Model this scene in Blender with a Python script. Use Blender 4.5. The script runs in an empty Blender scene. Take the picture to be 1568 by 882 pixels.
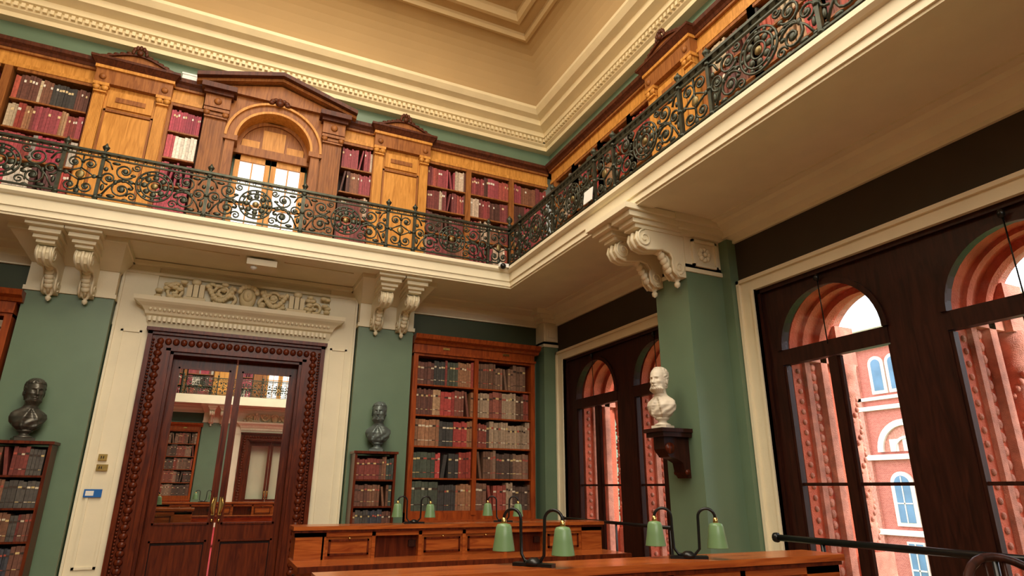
import bpy, math, random
from mathutils import Matrix, Vector
random.seed(7)
pi=math.pi
# ------------------------------------------------------------------ materials
MATS={}
def newmat(name):
    m=bpy.data.materials.new(name); m.use_nodes=True
    nt=m.node_tree; b=nt.nodes["Principled BSDF"]
    MATS[name]=m
    return m,nt,b
def paint(name,col,rough=.6,var=.06,scale=3.0,metal=0.,bump=0.0,spec=.4):
    m,nt,b=newmat(name)
    tc=nt.nodes.new("ShaderNodeTexCoord"); n=nt.nodes.new("ShaderNodeTexNoise"); n.inputs["Scale"].default_value=scale; n.inputs["Detail"].default_value=5
    r=nt.nodes.new("ShaderNodeValToRGB")
    r.color_ramp.elements[0].position=.3; r.color_ramp.elements[1].position=.7
    r.color_ramp.elements[0].color=[c*(1-var) for c in col]+[1]; r.color_ramp.elements[1].color=[min(1,c*(1+var)) for c in col]+[1]
    nt.links.new(tc.outputs["Object"],n.inputs["Vector"]); nt.links.new(n.outputs["Fac"],r.inputs[0]); nt.links.new(r.outputs[0],b.inputs["Base Color"])
    b.inputs["Roughness"].default_value=rough; b.inputs["Metallic"].default_value=metal
    b.inputs["Specular IOR Level"].default_value=spec
    if bump>0:
        n2=nt.nodes.new("ShaderNodeTexNoise"); n2.inputs["Scale"].default_value=scale*12; bp=nt.nodes.new("ShaderNodeBump"); bp.inputs["Strength"].default_value=bump; bp.inputs["Distance"].default_value=.02
        nt.links.new(tc.outputs["Object"],n2.inputs["Vector"]); nt.links.new(n2.outputs["Fac"],bp.inputs["Height"]); nt.links.new(bp.outputs[0],b.inputs["Normal"])
    return m
def wood(name,c1,c2,rough=.35,stretch=(9,9,1.0),spec=.22):
    m,nt,b=newmat(name)
    tc=nt.nodes.new("ShaderNodeTexCoord"); mp=nt.nodes.new("ShaderNodeMapping"); mp.inputs["Scale"].default_value=stretch
    n=nt.nodes.new("ShaderNodeTexNoise"); n.inputs["Scale"].default_value=2.2; n.inputs["Detail"].default_value=8; n.inputs["Distortion"].default_value=1.2
    r=nt.nodes.new("ShaderNodeValToRGB"); r.color_ramp.elements[0].position=.3; r.color_ramp.elements[1].position=.72
    r.color_ramp.elements[0].color=list(c1)+[1]; r.color_ramp.elements[1].color=list(c2)+[1]
    nt.links.new(tc.outputs["Object"],mp.inputs[0]); nt.links.new(mp.outputs[0],n.inputs["Vector"]); nt.links.new(n.outputs["Fac"],r.inputs[0]); nt.links.new(r.outputs[0],b.inputs["Base Color"])
    b.inputs["Roughness"].default_value=rough;b.inputs["Specular IOR Level"].default_value=spec
    return m
def attrmat(name,rough=.55):
    m,nt,b=newmat(name)
    a=nt.nodes.new("ShaderNodeAttribute"); a.attribute_name="Col"
    tc=nt.nodes.new("ShaderNodeTexCoord"); n=nt.nodes.new("ShaderNodeTexNoise"); n.inputs["Scale"].default_value=30
    mr=nt.nodes.new("ShaderNodeMapRange"); mr.inputs[1].default_value=.3; mr.inputs[2].default_value=.7; mr.inputs[3].default_value=.75; mr.inputs[4].default_value=1.15
    mx=nt.nodes.new("ShaderNodeMix"); mx.data_type='RGBA'; mx.blend_type='MULTIPLY'; mx.inputs[0].default_value=1
    nt.links.new(tc.outputs["Object"],n.inputs["Vector"]); nt.links.new(n.outputs["Fac"],mr.inputs[0]); nt.links.new(a.outputs["Color"],mx.inputs[6]); nt.links.new(mr.outputs[0],mx.inputs[7]); nt.links.new(mx.outputs[2],b.inputs["Base Color"])
    b.inputs["Roughness"].default_value=rough;b.inputs["Specular IOR Level"].default_value=.3
    return m
def glassmat(name,tint=(1,1,1),refl=.07):
    m,nt,b=newmat(name); nt.nodes.remove(b); o=nt.nodes["Material Output"]
    t=nt.nodes.new("ShaderNodeBsdfTransparent"); t.inputs[0].default_value=list(tint)+[1]
    g=nt.nodes.new("ShaderNodeBsdfGlossy"); g.inputs["Roughness"].default_value=.03
    mx=nt.nodes.new("ShaderNodeMixShader"); mx.inputs[0].default_value=refl
    nt.links.new(t.outputs[0],mx.inputs[1]); nt.links.new(g.outputs[0],mx.inputs[2]); nt.links.new(mx.outputs[0],o.inputs[0])
def emis(name,col,s):
    m,nt,b=newmat(name); b.inputs["Base Color"].default_value=list(col)+[1]; b.inputs["Emission Color"].default_value=list(col)+[1]; b.inputs["Emission Strength"].default_value=s
def brick(name):
    m,nt,b=newmat(name)
    tc=nt.nodes.new("ShaderNodeTexCoord")
    br=nt.nodes.new("ShaderNodeTexBrick"); br.inputs["Scale"].default_value=4
    br.inputs["Color1"].default_value=(.42,.085,.05,1); br.inputs["Color2"].default_value=(.52,.13,.08,1); br.inputs["Mortar"].default_value=(.55,.35,.28,1); br.inputs["Mortar Size"].default_value=.012
    sx=nt.nodes.new("ShaderNodeSeparateXYZ"); cx=nt.nodes.new("ShaderNodeCombineXYZ")
    nt.links.new(tc.outputs["Object"],sx.inputs[0]); nt.links.new(sx.outputs["Y"],cx.inputs["X"]); nt.links.new(sx.outputs["Z"],cx.inputs["Y"])
    nt.links.new(cx.outputs[0],br.inputs["Vector"]); nt.links.new(br.outputs["Color"],b.inputs["Base Color"]); b.inputs["Roughness"].default_value=.85

paint("green_paint",(.135,.205,.13),.36,.05)
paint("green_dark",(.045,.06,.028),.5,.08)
paint("green_shaded",(.038,.026,.014),.6,.08)  # green wall above the right windows, balcony shadow put into the colour
paint("cream_paint",(.82,.74,.54),.42,.04,bump=.05)
paint("cream_warm",(.80,.67,.41),.45,.05)
paint("ceiling_tan",(.42,.27,.11),.7,.05,1.0)
paint("ceiling_trim",(.55,.40,.20),.6,.04)
wood("mahogany",(.050,.007,.003),(.15,.027,.007),.3)
wood("mahogany_dark",(.014,.004,.0025),(.042,.011,.006),.4)
wood("upper_cornice",(.05,.012,.005),(.12,.033,.012),.4)
wood("cherry",(.18,.030,.007),(.37,.075,.013),.32)
wood("honey",(.44,.18,.03),(.72,.34,.075),.38)
wood("oak_brown",(.19,.062,.016),(.38,.145,.038),.4)
wood("desk_wood",(.22,.04,.009),(.48,.13,.025),.22,(1.0,9,9),.35)
wood("floor_wood",(.18,.09,.045),(.32,.17,.09),.35,(1,9,9))
attrmat("books_mat")
paint("iron",(.045,.05,.035),.4,.3,20,metal=.6)
paint("iron_gilt",(.20,.15,.06),.4,.3,20,metal=.7)
paint("bronze",(.08,.075,.06),.35,.3,8,metal=.5)
paint("bronze_green",(.13,.16,.15),.38,.3,8,metal=.4)
paint("marble",(.66,.58,.46),.45,.12,6,bump=.05)
paint("brass",(.7,.45,.15),.25,.1,8,metal=1.)
paint("lamp_green",(.15,.26,.12),.32,.05,5)
paint("lamp_inner",(.7,.75,.6),.5,.02,5)
paint("black_metal",(.03,.03,.03),.3,.1,8,metal=.8)
paint("terracotta",(.58,.12,.06),.75,.2,5,bump=.5)
paint("terracotta_pale",(.56,.21,.14),.75,.28,9,bump=.6)
paint("stone_cream",(.70,.58,.46),.8,.1,2)
paint("slate_glass",(.10,.18,.26),.3,.2,1)
paint("white_plastic",(.8,.8,.76),.4,.02)
paint("blue_sign",(.01,.12,.42),.4,.02)
paint("grass",(.12,.22,.05),.9,.3,2)
paint("red_carpet",(.40,.02,.03),.9,.1)
glassmat("glass",(1,1,1),.02); glassmat("glass_door",(.96,.97,.95),.02)
emis("glowing_pane",(.90,.95,1.0),.7)  # gallery door panes, emission stands in for bright window glare
brick("brickwork")

# ------------------------------------------------------------------ mesh builder
class MB:
    def __init__(s,T=None,flip=False):
        s.v=[];s.f=[];s.m=[];s.c=[];s.sm=[];s.T=T;s.flip=flip;s.mn=[]
    def mi(s,n):
        if n not in s.mn: s.mn.append(n)
        return s.mn.index(n)
    def add(s,vs,fs,mat,col=(1,1,1),smooth=False):
        b=len(s.v)
        if s.T: vs=[s.T(*p) for p in vs]
        s.v+=vs
        k=s.mi(mat)
        for f in fs:
            f=[b+i for i in f]
            if s.flip: f.reverse()
            s.f.append(f);s.m.append(k);s.c.append(col);s.sm.append(smooth)
    def box(s,u0,u1,v0,v1,z0,z1,mat,col=(1,1,1)):
        if u0>u1:u0,u1=u1,u0
        if v0>v1:v0,v1=v1,v0
        if z0>z1:z0,z1=z1,z0
        vs=[(u0,v0,z0),(u1,v0,z0),(u1,v1,z0),(u0,v1,z0),(u0,v0,z1),(u1,v0,z1),(u1,v1,z1),(u0,v1,z1)]
        s.add(vs,[(0,3,2,1),(4,5,6,7),(0,1,5,4),(1,2,6,5),(2,3,7,6),(3,0,4,7)],mat,col)
    def frustum(s,a,b,z0,z1,mat):
        vs=[(a[0],a[2],z0),(a[1],a[2],z0),(a[1],a[3],z0),(a[0],a[3],z0),(b[0],b[2],z1),(b[1],b[2],z1),(b[1],b[3],z1),(b[0],b[3],z1)]
        s.add(vs,[(0,3,2,1),(4,5,6,7),(0,1,5,4),(1,2,6,5),(2,3,7,6),(3,0,4,7)],mat)
    def prism(s,poly,axis,a0,a1,mat,smooth=False):
        n=len(poly)
        def P(p,a):
            if axis=='v': return (p[0],a,p[1])
            if axis=='u': return (a,p[0],p[1])
            return (p[0],p[1],a)
        vs=[P(p,a0) for p in poly]+[P(p,a1) for p in poly]
        s.add(vs,[list(range(n)),list(range(2*n-1,n-1,-1))]+[(i,n+i,n+(i+1)%n,(i+1)%n) for i in range(n)],mat)
    def spandrel(s,uc,r,zs,zt,hw,v0,v1,mat,seg=18,rz=None):
        rz=rz or r
        us=[-hw]+[ -r*math.cos(pi*i/seg) for i in range(seg+1)]+[hw]
        zz=[None]+[zs+rz*math.sin(pi*i/seg) for i in range(seg+1)]+[None]
        if hw>r+1e-4:
            s.box(uc-hw,uc-r,v0,v1,zs,zt,mat); s.box(uc+r,uc+hw,v0,v1,zs,zt,mat)
        for i in range(1,seg+1):
            s.prism([(uc+us[i],zz[i]),(uc+us[i+1],zz[i+1]),(uc+us[i+1],zt),(uc+us[i],zt)],'v',v0,v1,mat)
    def archband(s,uc,zs,r0,r1,v0,v1,mat,seg=24,a0=0,a1=pi):
        for i in range(seg):
            a=a0+(a1-a0)*i/seg;b=a0+(a1-a0)*(i+1)/seg
            s.prism([(uc+r0*math.cos(a),zs+r0*math.sin(a)),(uc+r1*math.cos(a),zs+r1*math.sin(a)),(uc+r1*math.cos(b),zs+r1*math.sin(b)),(uc+r0*math.cos(b),zs+r0*math.sin(b))],'v',v0,v1,mat)
    def tube(s,pts,r,mat,seg=6,closed=False,smooth=True):
        P=[Vector(p) for p in pts];n=len(P);vs=[];fs=[]
        rs=r if isinstance(r,(list,tuple)) else [r]*n
        up=None
        for i in range(n):
            if closed: d=P[(i+1)%n]-P[i-1]
            else: d=P[min(i+1,n-1)]-P[max(i-1,0)]
            if d.length<1e-9:d=Vector((0,0,1))
            d.normalize()
            if up is None:
                up=Vector((0,0,1)) if abs(d.z)<.9 else Vector((0,1,0))
                if abs(d.z)<.9 and abs(d.y)<.05: up=Vector((0,1,0))
            x=up-d*up.dot(d)
            if x.length<1e-4: x=Vector((1,0,0))-d*d.x
            x.normalize(); y=d.cross(x); up=x
            for k in range(seg):
                a=2*pi*k/seg+pi/seg
                vs.append(tuple(P[i]+(x*math.cos(a)+y*math.sin(a))*rs[i]))
        m=n if closed else n-1
        for i in range(m):
            for k in range(seg):
                j=(i+1)%n
                fs.append((i*seg+k,i*seg+(k+1)%seg,j*seg+(k+1)%seg,j*seg+k))
        if not closed: fs+= [list(range(seg-1,-1,-1)),[(n-1)*seg+k for k in range(seg)]]
        s.add(vs,fs,mat,smooth=smooth)
    def lathe(s,prof,c,mat,seg=20,smooth=True,axis='z',sq=1.0):
        vs=[];fs=[];n=len(prof)
        for (r,h) in prof:
            for k in range(seg):
                a=2*pi*k/seg
                x,y=r*math.cos(a),r*math.sin(a)*sq
                if axis=='z': vs.append((c[0]+x,c[1]+y,c[2]+h))
                elif axis=='u': vs.append((c[0]+h,c[1]+x,c[2]+y))
                else: vs.append((c[0]+x,c[1]+h,c[2]+y))
        for i in range(n-1):
            for k in range(seg): fs.append((i*seg+k,i*seg+(k+1)%seg,(i+1)*seg+(k+1)%seg,(i+1)*seg+k))
        fs.append(list(range(seg-1,-1,-1)));fs.append([(n-1)*seg+k for k in range(seg)])
        s.add(vs,fs,mat,smooth=smooth)
    def blob(s,c,r,mat,seg=8,rings=6):
        vs=[];fs=[]
        for i in range(1,rings):
            t=pi*i/rings
            for k in range(seg):
                a=2*pi*k/seg
                vs.append((c[0]+r[0]*math.sin(t)*math.cos(a),c[1]+r[1]*math.sin(t)*math.sin(a),c[2]+r[2]*math.cos(t)))
        for i in range(rings-2):
            for k in range(seg): fs.append((i*seg+k,(i+1)*seg+k,(i+1)*seg+(k+1)%seg,i*seg+(k+1)%seg))
        vs.append((c[0],c[1],c[2]+r[2]));vs.append((c[0],c[1],c[2]-r[2]));t=len(vs)-2
        for k in range(seg):
            fs.append((t,k,(k+1)%seg));L=(rings-2)*seg
            fs.append((t+1,L+(k+1)%seg,L+k))
        s.add(vs,fs,mat,smooth=True)
    def mesh(s,name):
        me=bpy.data.meshes.new(name);me.from_pydata(s.v,[],s.f)
        for n in s.mn: me.materials.append(MATS[n])
        me.polygons.foreach_set("material_index",s.m);me.polygons.foreach_set("use_smooth",s.sm)
        if any(c!=(1,1,1) for c in s.c):
            ca=me.color_attributes.new("Col",'FLOAT_COLOR','CORNER');arr=[]
            for f,c in zip(s.f,s.c): arr+=[c[0],c[1],c[2],1.]*len(f)
            ca.data.foreach_set("color",arr)
        me.update();return me
    def obj(s,name,parent=None):
        o=bpy.data.objects.new(name,s.mesh(name));bpy.context.collection.objects.link(o)
        if parent: o.parent=parent
        return o
def empty(name,loc=(0,0,0),rot=0):
    e=bpy.data.objects.new(name,None);bpy.context.collection.objects.link(e);e.location=loc;e.rotation_euler=(0,0,rot);return e
def inst(me,name,loc,rot=0,parent=None,scale=(1,1,1)):
    o=bpy.data.objects.new(name,me);bpy.context.collection.objects.link(o);o.location=loc;o.rotation_euler=(0,0,rot);o.scale=scale
    if parent:o.parent=parent
    return o
def dup_tree(e,off,name=None):
    n=bpy.data.objects.new(name or e.name,e.data);bpy.context.collection.objects.link(n);n.location=Vector(e.location)+Vector(off);n.rotation_euler=e.rotation_euler
    for c in e.children:
        k=bpy.data.objects.new(c.name,c.data);bpy.context.collection.objects.link(k);k.parent=n;k.location=c.location;k.rotation_euler=c.rotation_euler;k.scale=c.scale
    return n
YB=10.0; XR=5.4; XL=-5.15; Y0=-8.0
TB=(lambda u,v,z:(u,YB-v,z)); TR=(lambda u,v,z:(XR-v,u,z)); TL=(lambda u,v,z:(XL+v,u,z))
def back(): return MB(TB,True)
def right(): return MB(TR,False)
def left(): return MB(TL,True)

def rect_sweep(mb,x0,x1,y0,y1,prof,mat,smooth=False,mats=None):
    vs=[]
    for q,z in prof: vs+=[(x0+q,y0+q,z),(x1-q,y0+q,z),(x1-q,y1-q,z),(x0+q,y1-q,z)]
    for i in range(len(prof)-1):
        sub=[vs[j] for j in range(i*4,i*4+8)]
        mb.add(sub,[(k,4+k,4+(k+1)%4,(k+1)%4) for k in range(4)],mats[i] if mats else mat,smooth=smooth)

# ------------------------------------------------------------------ books
PAL=[(.38,.08,.05),(.28,.045,.03),(.20,.085,.05),(.33,.15,.07),(.40,.24,.13),(.13,.05,.035),(.05,.045,.04),(.07,.08,.055),(.24,.05,.04),(.48,.38,.25),(.42,.06,.05),(.30,.14,.07),(.18,.06,.04),(.34,.05,.04)]
PALU=PAL+[(.30,.06,.07),(.34,.06,.07),(.60,.54,.46),(.17,.04,.035),(.40,.05,.08),(.78,.74,.68),(.25,.23,.21),(.12,.05,.05)]
PALR=[(.30,.06,.07),(.25,.05,.05),(.17,.04,.035),(.36,.08,.06),(.22,.09,.05),(.10,.04,.03),(.30,.06,.07),(.20,.05,.05),(.50,.38,.28)]
PALD=[(.20,.11,.07),(.15,.075,.045),(.28,.17,.11),(.26,.06,.04),(.13,.065,.045),(.33,.23,.15),(.24,.075,.05),(.09,.055,.04)]
def books(mb,u0,u1,z0,h,vf,depth,pal,wmin=.022,wmax=.055,bands=True,gap=.03,lo=.74):
    u=u0+.005; run=0
    while u<u1-wmin:
        if run<=0:
            base=random.choice(pal);run=random.randint(1,8);w0=random.uniform(wmin,wmax);hh0=random.uniform(lo,.98)
        run-=1
        w=min(w0*random.uniform(.9,1.1),u1-u-.002)
        hh=h*min(.99,hh0*random.uniform(.96,1.03))
        if random.random()<gap: 
            L=random.choice([-1,1])*.14*hh;col=tuple(c for c in base);x0=u+.01+max(0,-L);vv=vf-.02
            if x0+w+max(0,L)<u1:
                mb.prism([(x0,z0),(x0+w*.9,z0),(x0+w*.9+L,z0+hh*.97),(x0+L,z0+hh*.97)],'v',vv-depth,vv,"books_mat");
                for k in range(len(mb.c)-6,len(mb.c)): mb.c[k]=col
            u+=w+abs(L)+.02;continue
        f=random.uniform(.8,1.25);col=tuple(c*f for c in base)
        vv=vf-random.uniform(0,.025)
        mb.box(u,u+w*.94,vv-depth,vv,z0,z0+hh,"books_mat",col)
        if bands:
            bc=random.choice([(.62,.46,.2),(.66,.56,.4),(.05,.03,.02),(.4,.08,.05),(.05,.03,.02)])
            for q in ((.72,.79),(.2,.225)):
                mb.box(u+.003,u+w*.94-.003,vv,vv+.003,z0+hh*q[0],z0+hh*q[1],"books_mat",bc)
        elif random.random()<.35:
            mb.box(u+.003,u+w*.94-.003,vv,vv+.003,z0+hh*.70,z0+hh*.80,"books_mat",random.choice([(.8,.75,.65),(.7,.55,.3)]))
        u+=w
def bay(mbw,mbb,u0,u1,z0,z1,rows,vf,depth,wd,pal,wmin=.022,wmax=.055,bands=True,lo=.74):
    h=(z1-z0)/rows
    mbw.box(u0,u1,vf-depth-.03,vf-depth,z0,z1,"mahogany_dark")
    for i in range(rows):
        z=z0+i*h
        mbw.box(u0,u1,vf-depth,vf-.005,z,z+.024,wd)
        books(mbb,u0,u1,z+.024,h-.032,vf-.012,depth-.06,pal,wmin,wmax,bands=bands,lo=lo)

# ------------------------------------------------------------------ upper gallery bookcases
def fluted(mb,u0,u1,z0,z1,v,mat):
    w=u1-u0
    mb.box(u0,u1,v-.1,v,z0,z1,mat)
    mb.box(u0-.02,u1+.02,v-.1,v+.045,z0,z0+.18,mat)
    n=7
    for i in range(n+1):
        c=u0+w*(i/n)*.9+w*.05
        mb.box(c-.009,c+.009,v,v+.02,z0+.22,z1-.2,mat)
    mb.box(u0-.01,u1+.01,v-.1,v+.04,z1-.16,z1-.13,mat)
    mb.box(u0-.03,u1+.03,v-.1,v+.06,z1-.05,z1,mat)
    for s in (u0+.02,u1-.02):
        mb.lathe([(.045,0),(.05,.02),(.02,.035)],(s,v+.03,z1-.085),mat,10,axis='v')
    mb.box(u0,u1,v,v+.03,z1-.11,z1-.06,mat)
def cap_orn(mb,c,v,z,mat):
    pts=[]
    for i in range(13):
        t=-1+2*i/12
        pts.append((c+t*.50,z+.15*math.cos(t*pi/2)**1.4))
    mb.prism(pts+[(c+.50,z-.02),(c-.50,z-.02)],'v',v-.1,v+.02,mat)
    for i in range(12):
        t0=pts[i];t1=pts[i+1]
        mb.prism([(t0[0],t0[1]),(t1[0],t1[1]),(t1[0],t1[1]+.03),(t0[0],t0[1]+.03)],'v',v-.1,v+.06,"upper_cornice")
    for i in range(7):
        a=pi*(i/6);mb.blob((c+.09*math.cos(a),v+.06,z+.20+.10*math.sin(a)),(.028,.025,.045),"upper_cornice")
    mb.blob((c,v+.07,z+.20),(.05,.035,.05),"upper_cornice")
    for s in (-1,1):
        for k in range(4): mb.blob((c+s*(.14+.08*k),v+.04,z+.175-.035*k),(.05,.025,.024),"upper_cornice")
def unit(mb,c,v,z0,mat="honey"):
    hw=.5
    mb.box(c-hw,c+hw,v-.35,v-.02,z0,7.38,mat)
    mb.box(c-.30,c+.30,v-.02,v,z0+.25,6.92,"honey")
    for s in(-1,1):
        mb.box(c+s*.30,c+s*.33,v-.02,v+.015,z0+.2,6.97,"oak_brown")
        fluted(mb,c+s*.42-.075,c+s*.42+.075,z0,7.38,v+.02,mat)
    mb.box(c-.33,c+.33,v-.02,v+.015,6.94,6.98,"oak_brown")
    mb.box(c-.30,c+.30,v-.02,v+.01,7.02,7.3,"honey"); mb.box(c-.2,c+.2,v,v+.025,7.12,7.2,"oak_brown")
    mb.blob((c+.22,v+.03,6.05),(.02,.02,.02),"brass")
    mb.box(c-hw-.02,c+hw+.02,v-.35,v+.07,7.38,7.62,"oak_brown")
    for s in(-1,1): mb.blob((c+s*.42,v+.08,7.48),(.05,.03,.05),"oak_brown")
    mb.box(c-hw-.04,c+hw+.04,v-.35,v+.10,7.62,7.67,"honey")
    mb.frustum((c-hw-.04,c+hw+.04,v-.35,v+.10),(c-hw-.10,c+hw+.10,v-.35,v+.17),7.67,7.75,"upper_cornice")
    mb.box(c-hw-.11,c+hw+.11,v-.35,v+.18,7.75,7.79,"upper_cornice")
    cap_orn(mb,c,v+.08,7.79,"oak_brown")
def run(mb,mbb,segs,pal=PALU):
    for i,(a,b) in enumerate(segs):
        bay(mb,mbb,a,b,4.98,7.33,5,0,.32,"oak_brown",pal if not callable(pal) else pal(i),.022,.048,bands=False,lo=.8)
        mb.box(a,b,-.02,.01,7.33,7.38,"oak_brown")
        mb.box(a,b,-.35,.0,4.91,4.98,"oak_brown")
def posts(mb,ps,w=.05):
    for p in ps: mb.box(p-w,p+w,-.35,.02,4.91,7.38,"oak_brown")
def entab(mb,u0,u1,v=0):
    mb.box(u0,u1,-.35,v+.02,7.38,7.44,"honey")
    mb.box(u0,u1,-.35,v-.01,7.44,7.62,"honey")
    mb.box(u0,u1,-.35,v+.04,7.62,7.66,"oak_brown")
    mb.prism([(-.35,7.66),(v+.05,7.66),(v+.07,7.70),(v+.12,7.73),(v+.13,7.79),(-.35,7.79)],'u',u0,u1,"upper_cornice")
def gallery_back():
    c=.15
    e=empty("gallery_bookcase_with_pediment")
    w=back();b=back()
    segs=[(-4.6,-3.66),(-3.46,-2.52),(-1.42,-.98),(1.28,1.82),(2.83,3.62),(3.72,4.53),(4.63,5.38)]
    run(w,b,segs,lambda i:PALU if i<2 else ([(.40,.06,.09),(.34,.05,.08),(.46,.08,.10),(.78,.72,.62)] if i==2 else PALR));posts(w,[-5.0,-4.7,-3.56,4.58,3.67],.05);posts(w,[-2.47,-1.45,1.85,2.8],.03)
    entab(w,-5.15,-1.0);entab(w,1.27,5.4)
    unit(w,-1.97,.06,4.91);unit(w,2.33,.06,4.91)
    for s in(-1,1): 
        a=c+s*.93
        w.box(a-.17,a+.17,-.3,.06,4.91,7.38,"oak_brown");fluted(w,a-.16,a+.16,4.91,7.36,.10,"oak_brown")
        w.box(a-.19,a+.19,-.35,.16,7.38,7.60,"oak_brown");w.blob((a,.17,7.49),(.06,.03,.06),"oak_brown")
        w.box(a-.22,a+.22,-.35,.22,7.60,7.66,"upper_cornice");w.box(a-.26,a+.26,-.35,.30,7.66,7.75,"upper_cornice")
    w.spandrel(c,.60,6.95,7.9,.77,-.3,.04,"oak_brown",20)
    w.box(c-.77,c-.60,-.3,.04,4.91,6.95,"oak_brown");w.box(c+.60,c+.77,-.3,.04,4.91,6.95,"oak_brown")
    w.archband(c,6.95,.60,.75,.04,.10,"oak_brown");w.archband(c,6.95,.73,.77,.04,.14,"honey");w.archband(c,6.95,.58,.62,-.3,.12,"honey")
    for s in(-1,1): w.box(c+s*.60,c+s*.74,.04,.10,4.91,6.95,"oak_brown");w.box(c+s*.56,c+s*.78,-.2,.13,6.88,6.97,"oak_brown")
    for i in range(7):
        a=pi*(i/6);w.blob((c+.13*math.cos(a),.14,7.72+.07*math.sin(a)),(.05,.04,.04),"upper_cornice")
    w.blob((c,.16,7.72),(.07,.05,.06),"upper_cornice")
    apex=8.14;zb=7.76;hw=1.28
    w.prism([(c-hw+.1,zb),(c+hw-.1,zb),(c,apex-.05)],'v',-.09,.12,"oak_brown")
    for s in(-1,1):
        for (t0,t1,vv,mt) in((0,.05,.24,"oak_brown"),(.05,.12,.34,"upper_cornice")):
            w.prism([(c+s*hw,zb+t0-.02),(c,apex+t0-.02),(c,apex+t1-.02),(c+s*hw,zb+t1-.02)],'v',-.09,vv,mt)
    w.obj("carcass",e);b.obj("books",e)
    d=empty("door_2");m=back()
    m.spandrel(c,.52,6.95,7.5,.58,-.26,-.18,"oak_brown",18)
    for k in range(16):
        a0=pi*k/16;a1=pi*(k+1)/16
        m.prism([(c,6.86),(c+.56*math.cos(a0),6.95+.56*math.sin(a0)),(c+.56*math.cos(a1),6.95+.56*math.sin(a1))],'v',-.25,-.22,"oak_brown")
    for a,b2 in((c-.5,c-.22),(c-.18,c+.18),(c+.22,c+.5)): m.box(a,b2,-.22,-.20,6.97,7.12 if abs((a+b2)/2-c)>.2 else 7.36,"honey")
    m.box(c-.6,c+.6,-.27,-.12,6.80,6.95,"oak_brown")
    for s in(-1,1):
        a,b2=(c-.56,c-.01) if s<0 else (c+.01,c+.56)
        m.box(a,a+.08,-.26,-.18,4.92,6.8,"honey");m.box(b2-.08,b2,-.26,-.18,4.92,6.8,"honey")
        for z0,z1 in((4.92,5.15),(6.70,6.8),(5.9,5.93)): m.box(a,b2,-.26,-.18,z0,z1,"honey")
        m.box((a+b2)/2-.01,(a+b2)/2+.01,-.25,-.19,5.15,6.72,"honey")
        m.box(a+.08,b2-.08,-.235,-.225,5.15,6.72,"glowing_pane")
    m.blob((c-.03,-.15,5.8),(.02,.03,.02),"brass")
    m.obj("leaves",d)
    return e,d
gb,gd=gallery_back()
def gallery_side(TF,flip,name):
    e=empty(name);w=MB(TF,flip);b=MB(TF,flip)
    cs=[6.0,2.1,-1.8,-5.7]
    segs=[(9.0,9.62),(8.1,8.9),(7.2,8.0),(6.62,7.1)]
    for i,cc in enumerate(cs[:-1]):
        lo=cs[i+1]+.6;hi=cc-.6;n=3;wd=(hi-lo)/n
        for k in range(n): segs.append((lo+k*wd+.05,lo+(k+1)*wd-.05))
    run(w,b,segs,PALU)
    for a,b2 in segs: posts(w,[a-.05,b2+.05],.04)
    entab(w,-7.95,9.85)
    for cc in cs: unit(w,cc,.06,4.91)
    w.obj("carcass",e);b.obj("books",e);return e
gallery_side(TR,False,"gallery_bookcase_side")
gallery_side(TL,True,"gallery_bookcase_side")

# ------------------------------------------------------------------ shell
def wall_back_build():
    m=back()
    for a,b in((-5.2,-.81),(.99,5.4)): m.box(a,b,-.45,0,0,4.62,"green_paint")
    m.box(-.81,.99,-.45,0,3.34,4.62,"cream_paint")
    w0=m.obj("wall_back")
    m=back();m.box(-5.2,5.45,-.8,-.36,4.62,8.3,"green_paint");m.obj("wall_back_gallery")
    m=back();m.box(-5.6,5.9,-.36,-.1,7.80,8.35,"green_paint");m.obj("trim_frieze")
    m=back()
    for s in(-1,1):
        cu=.09
        m.box(cu+s*1.225,cu+s*1.66,.001,.10,0,4.62,"cream_paint")
        for (p,q) in((1.30,1.33),(1.53,1.56)): m.box(cu+s*p,cu+s*q,.10,.118,.5,3.6,"cream_paint")
        for (p,q) in((.5,.53),(3.57,3.6)): m.box(cu+s*1.30,cu+s*1.56,.10,.118,p,q,"cream_paint")
        m.box(cu+s*1.64,cu+s*1.67,.10,.13,0,4.5,"cream_paint")
        m.box(cu+s*1.225,cu+s*1.67,.10,.14,0,.35,"cream_paint")
    m.box(-1.6,1.75,.001,.06,3.66,4.62,"cream_paint")
    m.box(-1.6,1.75,.06,.12,4.44,4.48,"cream_paint");m.box(-1.6,1.75,.06,.2,4.56,4.62,"cream_paint")
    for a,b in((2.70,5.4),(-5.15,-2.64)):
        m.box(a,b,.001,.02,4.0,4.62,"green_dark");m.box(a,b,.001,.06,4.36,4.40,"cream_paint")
        m.prism([(.001,4.38),(.06,4.38),(.14,4.46),(.16,4.54),(.3,4.60),(.3,4.63),(.001,4.63)],'u',a,b,"cream_paint")
    s0=m.obj("trim_door_surround")
    m=back()
    for a,b in((-2.62,-1.60),(1.78,2.68)):
        m.box(a,b,.001,.26,0,4.05,"green_paint")
        m.box(a-.02,b+.02,.001,.29,0,.3,"cream_paint")
        m.box(a-.02,b+.02,.001,.29,3.97,4.03,"cream_paint");m.box(a,b,.001,.27,4.03,4.5,"cream_paint")
        m.frustum((a,b,.001,.3),(a-.12,b+.12,.001,.95),4.36,4.56,"cream_paint");m.box(a-.14,b+.14,.001,1.0,4.56,4.63,"cream_paint")
    p0=m.obj("trim_pier")
    return [w0,s0,p0]
wb=wall_back_build()
WIN=[(5.98,9.42,[(8.52,.61),(6.87,.61)]),(1.42,4.95,[(4.14,.61),(2.41,.61)])]
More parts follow.
